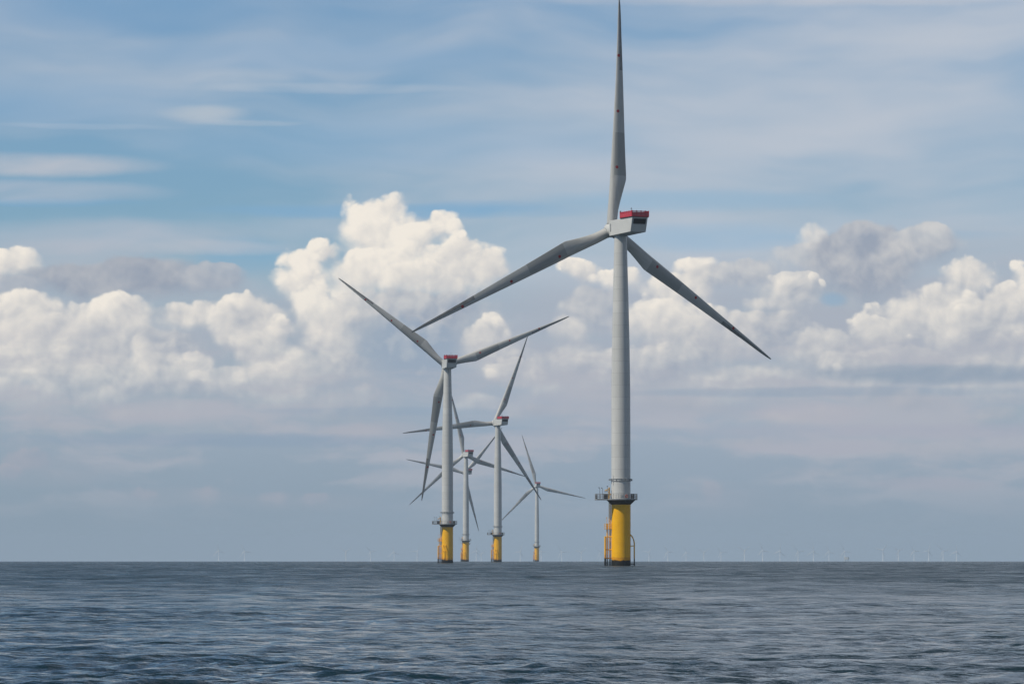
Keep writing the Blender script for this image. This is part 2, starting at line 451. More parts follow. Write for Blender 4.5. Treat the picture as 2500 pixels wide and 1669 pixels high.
def simple(name, colr, rough=0.5, metal=0.0, var=0.12, scale=0.7):
    m, q, b, oc = new_mat(name)
    n = q.noise(oc, scale, 4, 0.6)
    f = q.lr(n, 0.35, 0.65)
    c = q.mix(f, tuple(x * (1 - var) for x in colr), tuple(min(1, x * (1 + var * 0.5)) for x in colr))
    m.node_tree.links.new(c, b.inputs['Base Color'])
    b.inputs['Roughness'].default_value = rough; b.inputs['Metallic'].default_value = metal
    return m

def tower_mat():
    m, q, b, oc = new_mat('tower_paint')
    x, y, z = q.sep(oc)
    streaks = q.noise(q.v('MULTIPLY', oc, (2.2, 2.2, 0.05)), 1.0, 4, 0.6)
    blot = q.noise(oc, 0.25, 4, 0.6)
    f = q.m('ADD', q.m('MULTIPLY', streaks, 0.6), q.m('MULTIPLY', blot, 0.4))
    c = q.mix(q.lr(f, 0.38, 0.62), (0.52, 0.525, 0.50), (0.60, 0.60, 0.575))
    # weld seams every tower can
    s = q.m('FRACT', q.m('DIVIDE', z, 2.9))
    seam = q.m('MULTIPLY', q.m('LESS_THAN', s, 0.045), 0.30)
    can = q.m('FRACT', q.m('MULTIPLY', q.m('SINE', q.m('MULTIPLY', q.m('FLOOR', q.m('DIVIDE', z, 2.9)), 12.9898)), 43.758))
    c = q.mix(q.m('MULTIPLY', can, 0.22), c, (0.36, 0.37, 0.36))
    c = q.mix(seam, c, (0.25, 0.26, 0.25))
    # light rust wash under the clamp ring
    zz = q.ss(z, 18.2, 20.4)
    rr = q.m('MULTIPLY', q.m('MULTIPLY', zz, q.m('LESS_THAN', z, 20.5)), q.ss(q.noise(q.v('MULTIPLY', oc, (1.6, 1.6, 0.12)), 1.2, 3, 0.6), 0.52, 0.7, 0, 0.35))
    c = q.mix(rr, c, (0.30, 0.25, 0.19))
    m.node_tree.links.new(c, b.inputs['Base Color'])
    b.inputs['Roughness'].default_value = 0.42
    return m
M_TOWER = tower_mat()
M_NAC = simple('nacelle_gelcoat', (0.55, 0.555, 0.53), 0.4, var=0.06, scale=0.5)
M_STEEL = simple('galvanised_steel', (0.32, 0.33, 0.33), 0.5, 0.3, var=0.25, scale=1.5)
M_DARK = simple('dark_brown_collar', (0.030, 0.026, 0.022), 0.7, var=0.3)  # near-black brown, on the collar and the winch deck
M_BLACK = simple('black_cabinet', (0.012, 0.012, 0.014), 0.5, var=0.2)
M_VENT = simple('vent_grille', (0.002, 0.002, 0.003), 1.0, var=0.2, scale=4)
M_WHITE = simple('white_box', (0.7, 0.7, 0.68), 0.5)
M_SCREEN = simple('pale_red_screen', (0.62, 0.14, 0.16), 0.6, var=0.3, scale=3)
M_RED = simple('red_guard_panel', (0.50, 0.008, 0.03), 0.45, var=0.15, scale=2)
M_RING = simple('orange_ring', (0.35, 0.05, 0.02), 0.5)
M_LAMP = simple('lamp_housing', (0.10, 0.10, 0.11), 0.4)

def foundation_mat(name, tube=False):
    """yellow coating above a black band of weed and mussels with a ragged upper edge"""
    m, q, b, oc = new_mat(name)
    x, y, z = q.sep(oc)
    ang = q.m('ARCTAN2', x, y)
    edge = q.m('MULTIPLY_ADD', q.m('ABSOLUTE', q.m('SINE', q.m('MULTIPLY_ADD', ang, 0.5, 0.1))), -0.75, 2.05)
    n = q.noise(q.v('MULTIPLY', oc, (1.2, 1.2, 0.8)), 1.0, 5, 0.65)
    edge = q.m('MULTIPLY_ADD', q.m('SUBTRACT', n, 0.5), 1.3, edge)
    if tube: edge = q.m('ADD', edge, 0.35)
    black = q.ss(q.m('SUBTRACT', edge, z), -0.10, 0.12)
    tint = q.ss(q.m('SUBTRACT', q.m('ADD', edge, 0.75), z), -0.04, 0.10, 0, 0.55)
    drip = q.ss(q.noise(q.v('MULTIPLY', oc, (3.0, 3.0, 0.18)), 1.0, 4, 0.65), 0.56, 0.75, 0, 0.22)
    blot = q.noise(oc, 0.5, 4, 0.6)
    yel = q.mix(q.lr(blot, 0.35, 0.65), (0.86, 0.43, 0.0), (0.91, 0.48, 0.001))
    yel = q.mix(drip, yel, (0.40, 0.15, 0.01))
    yel = q.mix(tint, yel, (0.50, 0.17, 0.008))
    seam = q.m('LESS_THAN', q.m('FRACT', q.m('DIVIDE', q.m('SUBTRACT', z, 0.6), 2.45)), 0.02)
    yel = q.mix(q.m('MULTIPLY', seam, 0.15), yel, (0.3, 0.12, 0.01))
    c = q.mix(black, yel, (0.008, 0.009, 0.007))
    m.node_tree.links.new(c, b.inputs['Base Color'])
    m.node_tree.links.new(q.mix(black, (0.5,) * 3, (0.75,) * 3), b.inputs['Roughness'])
    b.inputs['Specular IOR Level'].default_value = 0.3
    return m
M_FOUND = foundation_mat('yellow_foundation_coating')
M_YTUBE = foundation_mat('yellow_tube_coating', True)
M_YEL = simple('yellow_paint', (0.86, 0.44, 0.002), 0.45)

def blade_mat():
    m, q, b, oc = new_mat('blade_gelcoat')
    x, y, z = q.sep(oc)
    n = q.noise(q.v('MULTIPLY', oc, (1.5, 1.5, 0.25)), 1.0, 4, 0.6)
    c = q.mix(q.lr(n, 0.35, 0.65), (0.42, 0.42, 0.395), (0.49, 0.49, 0.465))
    gt = lambda s, v: q.m('GREATER_THAN', s, v)
    lt = lambda s, v: q.m('LESS_THAN', s, v)
    mul = lambda *a: a[0] if len(a) == 1 else q.m('MULTIPLY', a[0], mul(*a[1:]))
    # matt walk-on panel between the kink and 24 m, a paler one inboard
    p1 = mul(gt(z, 13.4), lt(z, 23.9), gt(x, -0.35))
    c = q.mix(q.m('MULTIPLY', p1, 0.55), c, (0.21, 0.215, 0.205))
    line = mul(gt(z, 3.8), lt(z, 13.4), gt(x, -0.42), lt(x, -0.30))
    c = q.mix(q.m('MULTIPLY', line, 0.4), c, (0.2, 0.2, 0.2))
    # soiled, dark trailing strip of the outer blade
    xe = q.lr(z, 39.0, 55.0, 0.34, 0.02)
    spk = q.noise(q.v('MULTIPLY', oc, (4.0, 4.0, 0.7)), 1.0, 4, 0.7)
    p2 = mul(gt(z, 39.2), q.ss(q.m('SUBTRACT', x, xe), -0.03, 0.05))
    c = q.mix(q.m('MULTIPLY', p2, q.lr(spk, 0.38, 0.6, 0.45, 0.85)), c, (0.075, 0.075, 0.078))
    # three red marker spots
    dot = None
    for zz, xx in ((15.4, 0.30), (29.1, 0.20), (42.8, 0.12)):
        d = q.v('SUBTRACT', q.comb(x, z), (xx, zz, 0))
        s = lt(q.length(d), 0.38)
        dot = s if dot is None else q.m('ADD', dot, s)
    c = q.mix(dot, c, (0.34, 0.0, 0.004))
    m.node_tree.links.new(c, b.inputs['Base Color'])
    b.inputs['Roughness'].default_value = 0.45
    return m
M_BLADE = blade_mat()

# ------------------------------------------------------------------ mesh helpers
class MB:
    def __init__(s): s.v = []; s.f = []; s.sm = []
    def add(s, vs, fs, smooth=False):
        o = len(s.v); s.v += [tuple(p) for p in vs]
        s.f += [tuple(i + o for i in f) for f in fs]; s.sm += [smooth] * len(fs)
    def box(s, c, d, rot=None):
        hx, hy, hz = d[0] / 2, d[1] / 2, d[2] / 2
        vs = [Vector((sx * hx, sy * hy, sz * hz)) for sz in (-1, 1) for sy in (-1, 1) for sx in (-1, 1)]
        if rot: vs = [rot @ v for v in vs]
        vs = [v + Vector(c) for v in vs]
        s.add(vs, [(0, 2, 3, 1), (4, 5, 7, 6), (0, 1, 5, 4), (2, 6, 7, 3), (0, 4, 6, 2), (1, 3, 7, 5)])
    def tube(s, pts, r, n=8, caps=True):
        pts = [Vector(p) for p in pts]; rs = r if isinstance(r, (list, tuple)) else [r] * len(pts)
        rings = []
        for i, p in enumerate(pts):
            d = (pts[min(i + 1, len(pts) - 1)] - pts[max(i - 1, 0)]).normalized()
            a = Vector((0, 0, 1)) if abs(d.z) < 0.95 else Vector((0, 1, 0))
            u = d.cross(a).normalized(); w = d.cross(u)
            rings.append([p + (u * math.cos(2 * math.pi * k / n) + w * math.sin(2 * math.pi * k / n)) * rs[i] for k in range(n)])
        vs = [v for ring in rings for v in ring]
        fs = [(i * n + k, i * n + (k + 1) % n, (i + 1) * n + (k + 1) % n, (i + 1) * n + k) for i in range(len(pts) - 1) for k in range(n)]
        s.add(vs, fs, True)
        if caps:
            s.add(rings[0], [tuple(range(n))]); s.add(rings[-1], [tuple(reversed(range(n)))])
    def lathe(s, prof, n=48, c=(0, 0), capb=True, capt=True):
        rings = [[(c[0] + r * math.cos(2 * math.pi * k / n), c[1] + r * math.sin(2 * math.pi * k / n), z) for k in range(n)] for r, z in prof]
        vs = [v for ring in rings for v in ring]
        fs = [(i * n + k, i * n + (k + 1) % n, (i + 1) * n + (k + 1) % n, (i + 1) * n + k) for i in range(len(prof) - 1) for k in range(n)]
        s.add(vs, fs, True)
        if capb: s.add(rings[0], [tuple(reversed(range(n)))])
        if capt: s.add(rings[-1], [tuple(range(n))])
    def slab(s, out, z0, z1):
        n = len(out)
        vs = [(x, y, z0) for x, y in out] + [(x, y, z1) for x, y in out]
        s.add(vs, [tuple(reversed(range(n))), tuple(range(n, 2 * n))] + [(k, (k + 1) % n, n + (k + 1) % n, n + k) for k in range(n)])
    def obj(s, name, mat, parent=None, bevel=0.0):
        me = bpy.data.meshes.new(name); me.from_pydata(s.v, [], s.f)
        me.polygons.foreach_set('use_smooth', s.sm)
        me.materials.append(mat); me.validate(); me.update()
        o = bpy.data.objects.new(name, me); COL.objects.link(o)
        if parent is not None: o.parent = parent
        if bevel:
            bm = bmesh.new(); bm.from_mesh(me)
            bmesh.ops.bevel(bm, geom=[e for e in bm.edges if e.calc_face_angle(0) > 0.6], offset=bevel, segments=2, affect='EDGES', profile=0.6)
            bm.to_mesh(me); bm.free()
        return o

def empty(name, loc=(0, 0, 0)):
    o = bpy.data.objects.new(name, None); COL.objects.link(o); o.location = loc
    o.empty_display_size = 3; return o

# ------------------------------------------------------------------ turbine parts (metres, origin on the waterline)
HUB_Z, OVER = 81.5, 4.8

def make_blade():
    stations = [  # r, leading offset, trailing offset, thickness, roundness(1 = cylinder), twist
        (1.3, 1.25, 1.25, 2.5, 1, 14), (3.0, 1.22, 1.26, 2.42, 0.95, 14), (5.0, 1.14, 1.62, 2.1, 0.6, 14), (7.5, 1.08, 2.09, 1.75, 0.25, 13.5),
        (10.0, 1.05, 2.56, 1.45, 0.08, 13), (12.3, 1.02, 3.0, 1.25, 0.0, 12), (12.8, 1.01, 3.05, 1.18, 0, 11.5), (14.0, 1.0, 2.98, 1.12, 0, 11),
        (18.0, 0.93, 2.66, 0.95, 0, 8.5), (24.0, 0.80, 2.25, 0.74, 0, 6), (30.0, 0.66, 1.88, 0.58, 0, 4), (36.0, 0.52, 1.52, 0.44, 0, 2.6),
        (42.0, 0.42, 1.16, 0.32, 0, 1.5), (48.0, 0.32, 0.80, 0.22, 0, 0.6), (52.0, 0.27, 0.62, 0.15, 0, 0), (55.0, 0.19, 0.42, 0.10, 0, 0), (56.6, 0.12, 0.24, 0.05, 0, 0), (57.0, 0.03, 0.08, 0.02, 0, 0)]
    n = 28; vs = []
    for r, le, te, th, rd, tw in stations:
        ch = le + te; bt = R(tw)
        for k in range(n):
            t = 2 * math.pi * k / n
            xc = 0.5 * (1 - math.cos(t))                      # 0 leading edge .. 1 trailing edge
            side = 1 if t < math.pi else -1                   # +: pressure side (upwind), -: suction side (downwind)
            yt = 5 * (0.2969 * math.sqrt(xc) - 0.126 * xc - 0.3516 * xc ** 2 + 0.2843 * xc ** 3 - 0.1036 * xc ** 4)
            af = (-le + ch * xc, th * yt * side * (0.78 if side > 0 else 1.15) - 0.02 * ch * math.sin(math.pi * xc))
            ci = (-1.25 * math.cos(t), 1.25 * math.sin(t))
            x = af[0] * (1 - rd) + ci[0] * rd; y = af[1] * (1 - rd) + ci[1] * rd
            xr = x * math.cos(bt) + y * math.sin(bt); yr = -x * math.sin(bt) + y * math.cos(bt)
            vs.append((xr, yr + 2.2 * (r / 56) ** 2.2, r))
    m = len(stations); b = MB()
    b.add(vs, [(i * n + k, i * n + (k + 1) % n, (i + 1) * n + (k + 1) % n, (i + 1) * n + k) for i in range(m - 1) for k in range(n)], True)
    b.add(vs[:n], [tuple(range(n))]); b.add(vs[-n:], [tuple(reversed(range(n)))])
    return b

def rail(b, path, h, posts=1.0, r=0.035, rails=(1.0, 0.55), closed=True):
    pts = [Vector(p) for p in path]
    segs = list(zip(pts, pts[1:] + pts[:1])) if closed else list(zip(pts, pts[1:]))
    for p, q in segs:
        for f in rails:
            b.tube([p + Vector((0, 0, h * f)), q + Vector((0, 0, h * f))], r, 5)
        k = max(1, round((q - p).length / posts))
        for i in range(k): 
            w = p.lerp(q, i / k); b.tube([w, w + Vector((0, 0, h))], r, 5)
    if not closed: b.tube([pts[-1], pts[-1] + Vector((0, 0, h))], r, 5)

def make_turbine():
    t = empty('wind_turbine')
    f = MB(); f.lathe([(2.33, -3.0), (2.33, 14.8)], 64); f.obj('foundation', M_FOUND, t)
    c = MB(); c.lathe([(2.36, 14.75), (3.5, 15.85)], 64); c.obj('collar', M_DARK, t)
    # platform, with a laydown area to one side
    out = []
    for k in range(33):
        a = R(215 + 290 * k / 32)
        out.append((4.0 * math.cos(a), 4.0 * math.sin(a)))
    out += [(-6.0, 2.3), (-6.3, 2.0), (-6.3, -2.0), (-6.0, -2.3)]
    p = MB(); p.slab(out, 15.86, 16.18); pl = p.obj('platform', M_STEEL, t)
    r = MB(); rp = [(x * 0.985, y * 0.985, 16.18) for x, y in out]; rail(r, rp, 1.15, 0.9, 0.045, (1.0, 0.66, 0.33)); r.obj('railing', M_STEEL, pl)
    for nm, mt, cc, d in (('cabinet', M_BLACK, (-3.65, -1.9, 16.68), (1.25, 0.5, 1.0)), ('cabinet', M_BLACK, (-5.95, -1.1, 16.62), (0.5, 1.2, 0.86)),
                          ('cabinet', M_BLACK, (2.72, -2.35, 16.68), (0.8, 0.4, 0.96)), ('equipment_box', M_WHITE, (0.22, -3.55, 16.6), (0.85, 0.45, 0.62))):
        q = MB(); q.box(cc, d); q.box((cc[0], cc[1], cc[2] + d[2] / 2 + 0.04), (d[0] + 0.1, d[1] + 0.1, 0.06)); q.obj(nm, mt, pl, 0.02)
    q = MB(); ring = [(1.25 + 0.3 * math.cos(R(a)), -3.86, 16.75 + 0.3 * math.sin(R(a))) for a in range(0, 361, 30)]
    q.tube(ring, 0.09, 8, False); q.obj('life_ring', M_RING, pl)
    d = MB(); d.tube([(-2.85, -0.6, 16.18), (-2.85, -0.6, 18.9)], 0.17, 10); d.tube([(-2.85, -0.6, 18.5), (-3.9, -1.4, 18.1)], 0.10, 8)
    d.tube([(-2.85, -0.6, 17.4), (-3.5, -1.1, 18.2)], 0.06, 6); d.box((-2.75, -0.6, 17.2), (0.45, 0.4, 0.6)); d.obj('davit_crane', M_YEL, t)
    q = MB(); q.box((-3.75, -1.3, 17.85), (0.7, 0.16, 0.14)); q.tube([(-3.3, -1.0, 18.0), (-3.3, -1.0, 19.1)], 0.04, 5); q.box((-3.3, -1.0, 19.15), (0.3, 0.2, 0.15)); q.obj('antenna', M_LAMP, t)
    for x, y in ((-5.15, -2.15), (-4.4, 2.1)):
        q = MB(); q.tube([(x, y, 16.18), (x, y, 18.5), (x - 0.12, y, 18.75)], 0.05, 6); q.box((x - 0.2, y, 18.8), (0.36, 0.2, 0.16)); q.obj('platform_lamp', M_LAMP, t)
    # ladder, rest cage and boat landing
    q = MB()
    for x, y in ((-2.85, -0.25), (-2.5, 0.25)):
        q.tube([(x, y, -2), (x, y, 15.85)], 0.10, 8)
    z = 0.4
    while z < 15.5: q.tube([(-2.85, -0.25, z), (-2.5, 0.25, z)], 0.03, 5); z += 0.35
    q.tube([(-3.35, -0.35, -2), (-3.35, -0.35, 10.2)], 0.15, 8)
    for zz in (7.0, 3.9, 1.85): q.tube([(-3.95, -0.3, zz), (-2.0, -0.3, zz)], 0.12, 8)
    q.obj('ladder', M_YTUBE, t)
    q = MB(); q.slab([(-4.05, -0.8), (-2.2, -0.8), (-2.2, 0.8), (-4.05, 0.8)], 8.85, 8.97)
    rail(q, [(-2.3, -0.75, 8.97), (-4.0, -0.75, 8.97), (-4.0, 0.75, 8.97), (-2.3, 0.75, 8.97)], 1.15, 0.45, 0.04, (1.0, 0.5), False)
    q.tube([(-3.45, -0.7, 8.9), (-3.45, -0.7, 11.5)], 0.04, 6); q.box((-3.45, -0.7, 11.6), (0.22, 0.22, 0.22)); q.obj('rest_platform', M_YEL, t)
    q = MB(); q.tube([(-3.82, -0.55, -2), (-3.82, -0.55, 7.1)], 0.21, 10); q.tube([(-3.82, 0.55, -2), (-3.82, 0.55, 7.1)], 0.21, 10)
    for zz in (6.6, 3.8): q.tube([(-3.82, -0.55, zz), (-3.82, 0.55, zz)], 0.14, 8)
    q.obj('boat_fender', M_YTUBE, t)
    q = MB()
    pts = [(2.25, 0, 7.5), (2.55, 0, 7.25), (2.85, 0, 6.75), (3.1, 0, 6.1), (3.2, 0, 5.5), (3.2, 0, -2)]
    for yy in (-0.5, 0.5): q.tube([(a, yy, zz) for a, b_, zz in pts], 0.14, 8)
    for zz in (4.8, 0.45): q.tube([(2.2, -0.5, zz), (3.2, -0.5, zz)], 0.10, 8); q.tube([(2.2, 0.5, zz), (3.2, 0.5, zz)], 0.10, 8)
    q.obj('side_fender', M_YTUBE, t)
    # tower
    w = MB(); w.lathe([(2.31, 16.18), (2.31, 30), (2.29, 43), (2.13, 54), (1.88, 65), (1.66, 73), (1.50, 79.9)], 64); tw = w.obj('tower', M_TOWER, t)
    q = MB()
    for zz in (20.45, 20.95):
        rg = [(2.42 * math.cos(R(a)), 2.42 * math.sin(R(a)), zz) for a in range(0, 361, 15)]; q.tube(rg, 0.07, 6, False)
    for a in range(-150, 180, 30): q.box((2.42 * math.cos(R(a)), 2.42 * math.sin(R(a)), 20.7), (0.16, 0.16, 0.6))
    q.box((-2.65, -0.6, 20.75), (0.6, 0.5, 0.35)); q.box((2.6, 0, 20.7), (0.35, 0.35, 0.5)); q.obj('clamp_ring', M_STEEL, tw)
    q = MB(); q.tube([(-1.95, -1.55, 19.5), (-1.95, -1.55, 21.8)], 0.05, 6); q.box((-1.95, -1.5, 20.7), (0.2, 0.2, 0.7)); q.obj('antenna', M_WHITE, tw)
    # nacelle: local +Y points upwind, origin on the tower axis at hub height
    n = MB()
    zt, zb = 2.0, -1.62
    prof = [(1.9, zt - 0.02, zb - 0.05), (-2.5, zt, zb), (-10.4, zt, None)]
    W2 = 2.08
    def ring_(y, top, bot, w_): return [(-w_, y, bot), (w_, y, bot), (w_ + 0.02, y, top), (-w_ - 0.02, y, top)]
    rings = [ring_(1.95, zt, zb - 0.1, W2), ring_(-2.5, zt, zb, W2)]
    last = [(-W2, -9.35, zb + 0.18), (W2, -9.35, zb + 0.18), (W2 + 0.02, -10.4, zt), (-W2 - 0.02, -10.4, zt)]
    rings.append(last); vs = [v for r_ in rings for v in r_]
    n.add(vs, [(i * 4 + k, i * 4 + (k + 1) % 4, (i + 1) * 4 + (k + 1) % 4, (i + 1) * 4 + k) for i in range(2) for k in range(4)] + [(3, 2, 1, 0), (8, 9, 10, 11)])
    nac = n.obj('nacelle', M_NAC, t, 0.10); nac.location = (0, 0, HUB_Z)
    # vent sits on the sloping rear face
    def rear(x, z, off=0.03): 
        y = -10.4 + (zt - z) / (zt - zb - 0.18) * 1.05
        return (x, y - off, z)
    q = MB(); q.add([rear(-1.68, 0.42), rear(1.68, 0.42), rear(1.68, 1.68), rear(-1.68, 1.68), rear(-1.68, 0.42, -0.2), rear(1.68, 0.42, -0.2), rear(1.68, 1.68, -0.2), rear(-1.68, 1.68, -0.2)],
                    [(0, 1, 2, 3), (0, 4, 5, 1), (1, 5, 6, 2), (2, 6, 7, 3), (3, 7, 4, 0)]); q.obj('rear_vent', M_VENT, nac)
    q = MB(); fr = [rear(-1.74, 0.36, 0.03), rear(1.74, 0.36, 0.03), rear(1.74, 1.74, 0.03), rear(-1.74, 1.74, 0.03)]
    for a_, b_ in zip(fr, fr[1:] + fr[:1]): q.tube([a_, b_], 0.06, 6)
    q.obj('vent_frame', M_NAC, nac)
    q = MB(); q.box((-W2 - 0.035, 1.25, 0.25), (0.05, 0.55, 1.9)); q.obj('side_grille', M_STEEL, nac)
    # winching deck
    q = MB(); q.box((0, -7.35, zt + 0.10), (4.5, 6.5, 0.16)); dk = q.obj('winch_deck', M_DARK, nac)
    q = MB(); scr = MB(); y0, y1, xx, z0, z1 = -4.15, -10.6, 2.24, zt + 0.2, zt + 1.55
    cs = [(-xx, y0), (-xx, y1), (xx, y1), (xx, y0)]
    for (ax, ay), (bx_, by) in zip(cs, cs[1:] + cs[:1]):
        L_ = math.hypot(bx_ - ax, by - ay); k = round(L_ / 0.30)
        for i in range(k + 1):
            fx, fy = ax + (bx_ - ax) * i / k, ay + (by - ay) * i / k
            big = i % 4 == 0
            wd = 0.26 if big else 0.15
            dd = (wd, 0.05, z1 - z0) if ay == by else (0.05, wd, z1 - z0)
            q.box((fx, fy, (z0 + z1) / 2 + (0.08 if big else 0)), dd)
        cx_, cy_ = (ax + bx_) / 2, (ay + by) / 2
        scr.box((cx_, cy_, z0 + 0.5), (abs(bx_ - ax) - 0.05, 0.02, 0.98) if ay == by else (0.02, abs(by - ay) - 0.05, 0.98))
        for zz in (z0 + 0.12, z1 - 0.06):
            q.box((cx_, cy_, zz), (abs(bx_ - ax) + 0.06, 0.075, 0.22 if zz < zt + 1 else 0.1) if ay == by else (0.075, abs(by - ay) + 0.06, 0.22 if zz < zt + 1 else 0.1))
    q.obj('guard_rail', M_RED, dk); scr.obj('screen', M_SCREEN, dk)
    q = MB(); q.tube([(-2.0, -3.9, zt), (-2.0, -3.9, zt + 1.7)], 0.05, 6); q.box((-2.0, -3.9, zt + 1.8), (0.3, 0.3, 0.24)); q.obj('aviation_lamp', M_LAMP, nac)
    q = MB(); q.tube([(0.6, -4.6, zt), (0.6, -4.6, zt + 2.5)], 0.045, 6); q.box((0.6, -4.6, zt + 2.5), (0.5, 0.08, 0.08)); q.box((0.6, -4.6, zt + 2.65), (0.14, 0.14, 0.2)); q.obj('weather_mast', M_STEEL, nac)
    # yaw skirt under the nacelle
    q = MB(); q.lathe([(1.62, zb - 0.25), (1.7, zb + 0.05)], 48); q.obj('yaw_skirt', M_NAC, nac)
    # hub with spinner
    h = MB(); prof = [(1.55, -2.4), (1.78, -1.6), (1.85, 0.0), (1.75, 0.9), (1.40, 1.7), (0.85, 2.25), (0.3, 2.5), (0.02, 2.53)]
    n_ = 40; rg = [[(r_ * math.cos(2 * math.pi * k / n_), z_, r_ * math.sin(2 * math.pi * k / n_)) for k in range(n_)] for r_, z_ in prof]
    h.add([v for a_ in rg for v in a_], [(i * n_ + (k + 1) % n_, i * n_ + k, (i + 1) * n_ + k, (i + 1) * n_ + (k + 1) % n_) for i in range(len(prof) - 1) for k in range(n_)], True)
    h.add(rg[0], [tuple(range(n_))])
    hub = h.obj('hub', M_NAC, t)
    for k in range(3):
        bl = make_blade().obj('blade', M_BLADE, t) if k == 0 else bl_copy(first)
        if k == 0: first = bl
        fl = MB(); rg = [(1.30 * math.cos(R(a)), 1.30 * math.sin(R(a)), 1.55) for a in range(0, 361, 12)]; fl.tube(rg, 0.07, 6, False)
        if k == 0: fo = fl.obj('root_collar', M_STEEL, bl)
        else:
            c_ = fo.copy(); COL.objects.link(c_); c_.parent = bl
        bl.parent = t
    return t

def bl_copy(o):
    c_ = o.copy(); COL.objects.link(c_); return c_

def copy_tree(o, parent=None):
    c_ = o.copy(); COL.objects.link(c_)
    if parent is not None: c_.parent = parent
    for ch in o.children: copy_tree(ch, c_)
    return c_

def pose(t, head, phi, over=OVER, hz=HUB_Z, cone=2.5, tilt=4.0):
    """head: compass direction the rotor faces (0 = away from the camera); phi: rotor position"""
    rotz = Matrix.Rotation(-head, 4, 'Z')
    a = Vector((0, math.cos(R(tilt)), math.sin(R(tilt)))); up = Vector((0, -math.sin(R(tilt)), math.cos(R(tilt)))); rt = Vector((1, 0, 0))
    k = 0
    for ch in t.children:
        nm = ch.name.split('.')[0]
        if nm == 'nacelle': ch.rotation_euler = (0, 0, -head)
        elif nm == 'hub':
            ch.matrix_local = rotz @ Matrix.Translation((0, over, hz)) if False else Matrix.Translation((0, 0, 0)) @ rotz @ Matrix.Translation((0, over, hz)) @ Matrix.Rotation(R(tilt), 4, 'X')
        elif nm == 'blade':
            f = R(phi + 120 * k); k += 1
            b = up * math.cos(f) + rt * math.sin(f); tt = rt * math.cos(f) - up * math.sin(f)
            b = b * math.cos(R(cone)) + a * math.sin(R(cone)); y = b.cross(tt)
            M = Matrix((tt, y, b)).transposed().to_4x4()
            M.translation = Vector((0, over, hz))
            ch.matrix_local = rotz @ M

def at(px, D):
    """ground position for a photograph column at distance D (the sea follows the earth's curve)"""
    az = math.atan((px - 1250) / FPX)
    x, y = D * math.sin(az), D * math.cos(az)
    return (x, y, -D * D / (2 * EARTH)), az

MAIN = [  # photograph column, distance, angle between rotor axis and line of sight, rotor position, fender angle, platform turn, label
    (1515.8, 1000, 26.8, 2.5, 0, 0, 'tallest white wind turbine, nearest, farthest right, yellow foundation with tubes on both sides'),
    (1092.5, 1703, 10, 68.5, -118, 0, 'second largest wind turbine, left of the cluster, one blade hanging down along its tower'),
    (1215.4, 2427, 24.5, 23, -118, 0, 'middle sized wind turbine left of the smallest, one blade pointing steeply up right'),
    (1137.6, 3165, 21, -13, -118, -90, 'wind turbine just right of the second largest tower, a smaller one close behind it'),
    (1137.8, 3816, 20, 42, -118, -90, 'small wind turbine almost hidden behind another tower, only red topped nacelle and blades showing'),
    (1310.7, 4459, 9, -16, -118, -90, 'smallest yellow footed wind turbine, standing alone between the cluster and the tallest one')]
first_t = None
for i, (px, Dm, th, phi, fa, pr, lab) in enumerate(MAIN):
    if first_t is None: first_t = make_turbine(); t = first_t
    else: t = copy_tree(first_t)
    loc, az = at(px, Dm); t.location = loc
    pose(t, az - R(th), phi)
    for ch in t.children:
        nm = ch.name.split('.')[0]
        if nm == 'side_fender': ch.rotation_euler[2] = R(fa)
        if nm in ('platform',): ch.rotation_euler[2] = R(pr)
        if nm in ('platform_lamp', 'antenna', 'davit_crane') and pr:
            ch.rotation_euler[2] = R(pr * 0.5)
    t['label'] = lab; t['category'] = 'wind turbine'; t['group'] = 'white wind turbines on yellow foundations'

# ------------------------------------------------------------------ the far wind farms on the horizon
M_FAR = simple('far_turbine_paint', (0.74, 0.75, 0.74), 0.5, var=0.04)
def make_far():
    t = empty('distant_wind_turbine')
    w = MB(); w.lathe([(2.6, -3), (2.6, 14), (2.1, 14.1), (1.5, 76)], 16); w.obj('tower', M_FAR, t)
    n = MB(); n.box((0, -3.2, 78), (4.2, 11, 4.2)); n.obj('nacelle', M_FAR, t, 0.3)
    h = MB(); h.tube([(0, 2.2, 78), (0, 3.5, 78), (0, 5.2, 78), (0, 6.2, 78)], [1.9, 2.0, 1.6, 0.4], 12); h.obj('hub', M_FAR, t)
    st_ = [(1.4, 1.2, 1.2, 1.1), (6, 1.2, 1.6, 0.9), (10, 1.1, 3.1, 0.6), (20, 0.9, 2.4, 0.4), (32, 0.7, 1.6, 0.25), (42, 0.4, 0.8, 0.12), (45, 0.1, 0.2, 0.04)]
    b = MB(); vs = []
    for r, le, te, th in st_:
        vs += [(-le, 0, r), (0, th, r), (te, 0, r), (0, -th, r)]
    b.add(vs, [(i * 4 + k, i * 4 + (k + 1) % 4, (i + 1) * 4 + (k + 1) % 4, (i + 1) * 4 + k) for i in range(len(st_) - 1) for k in range(4)] + [(0, 1, 2, 3)], True)
    bl = b.obj('blade', M_FAR, t)
    for k in range(2): bl_copy(bl).parent = t
    return t
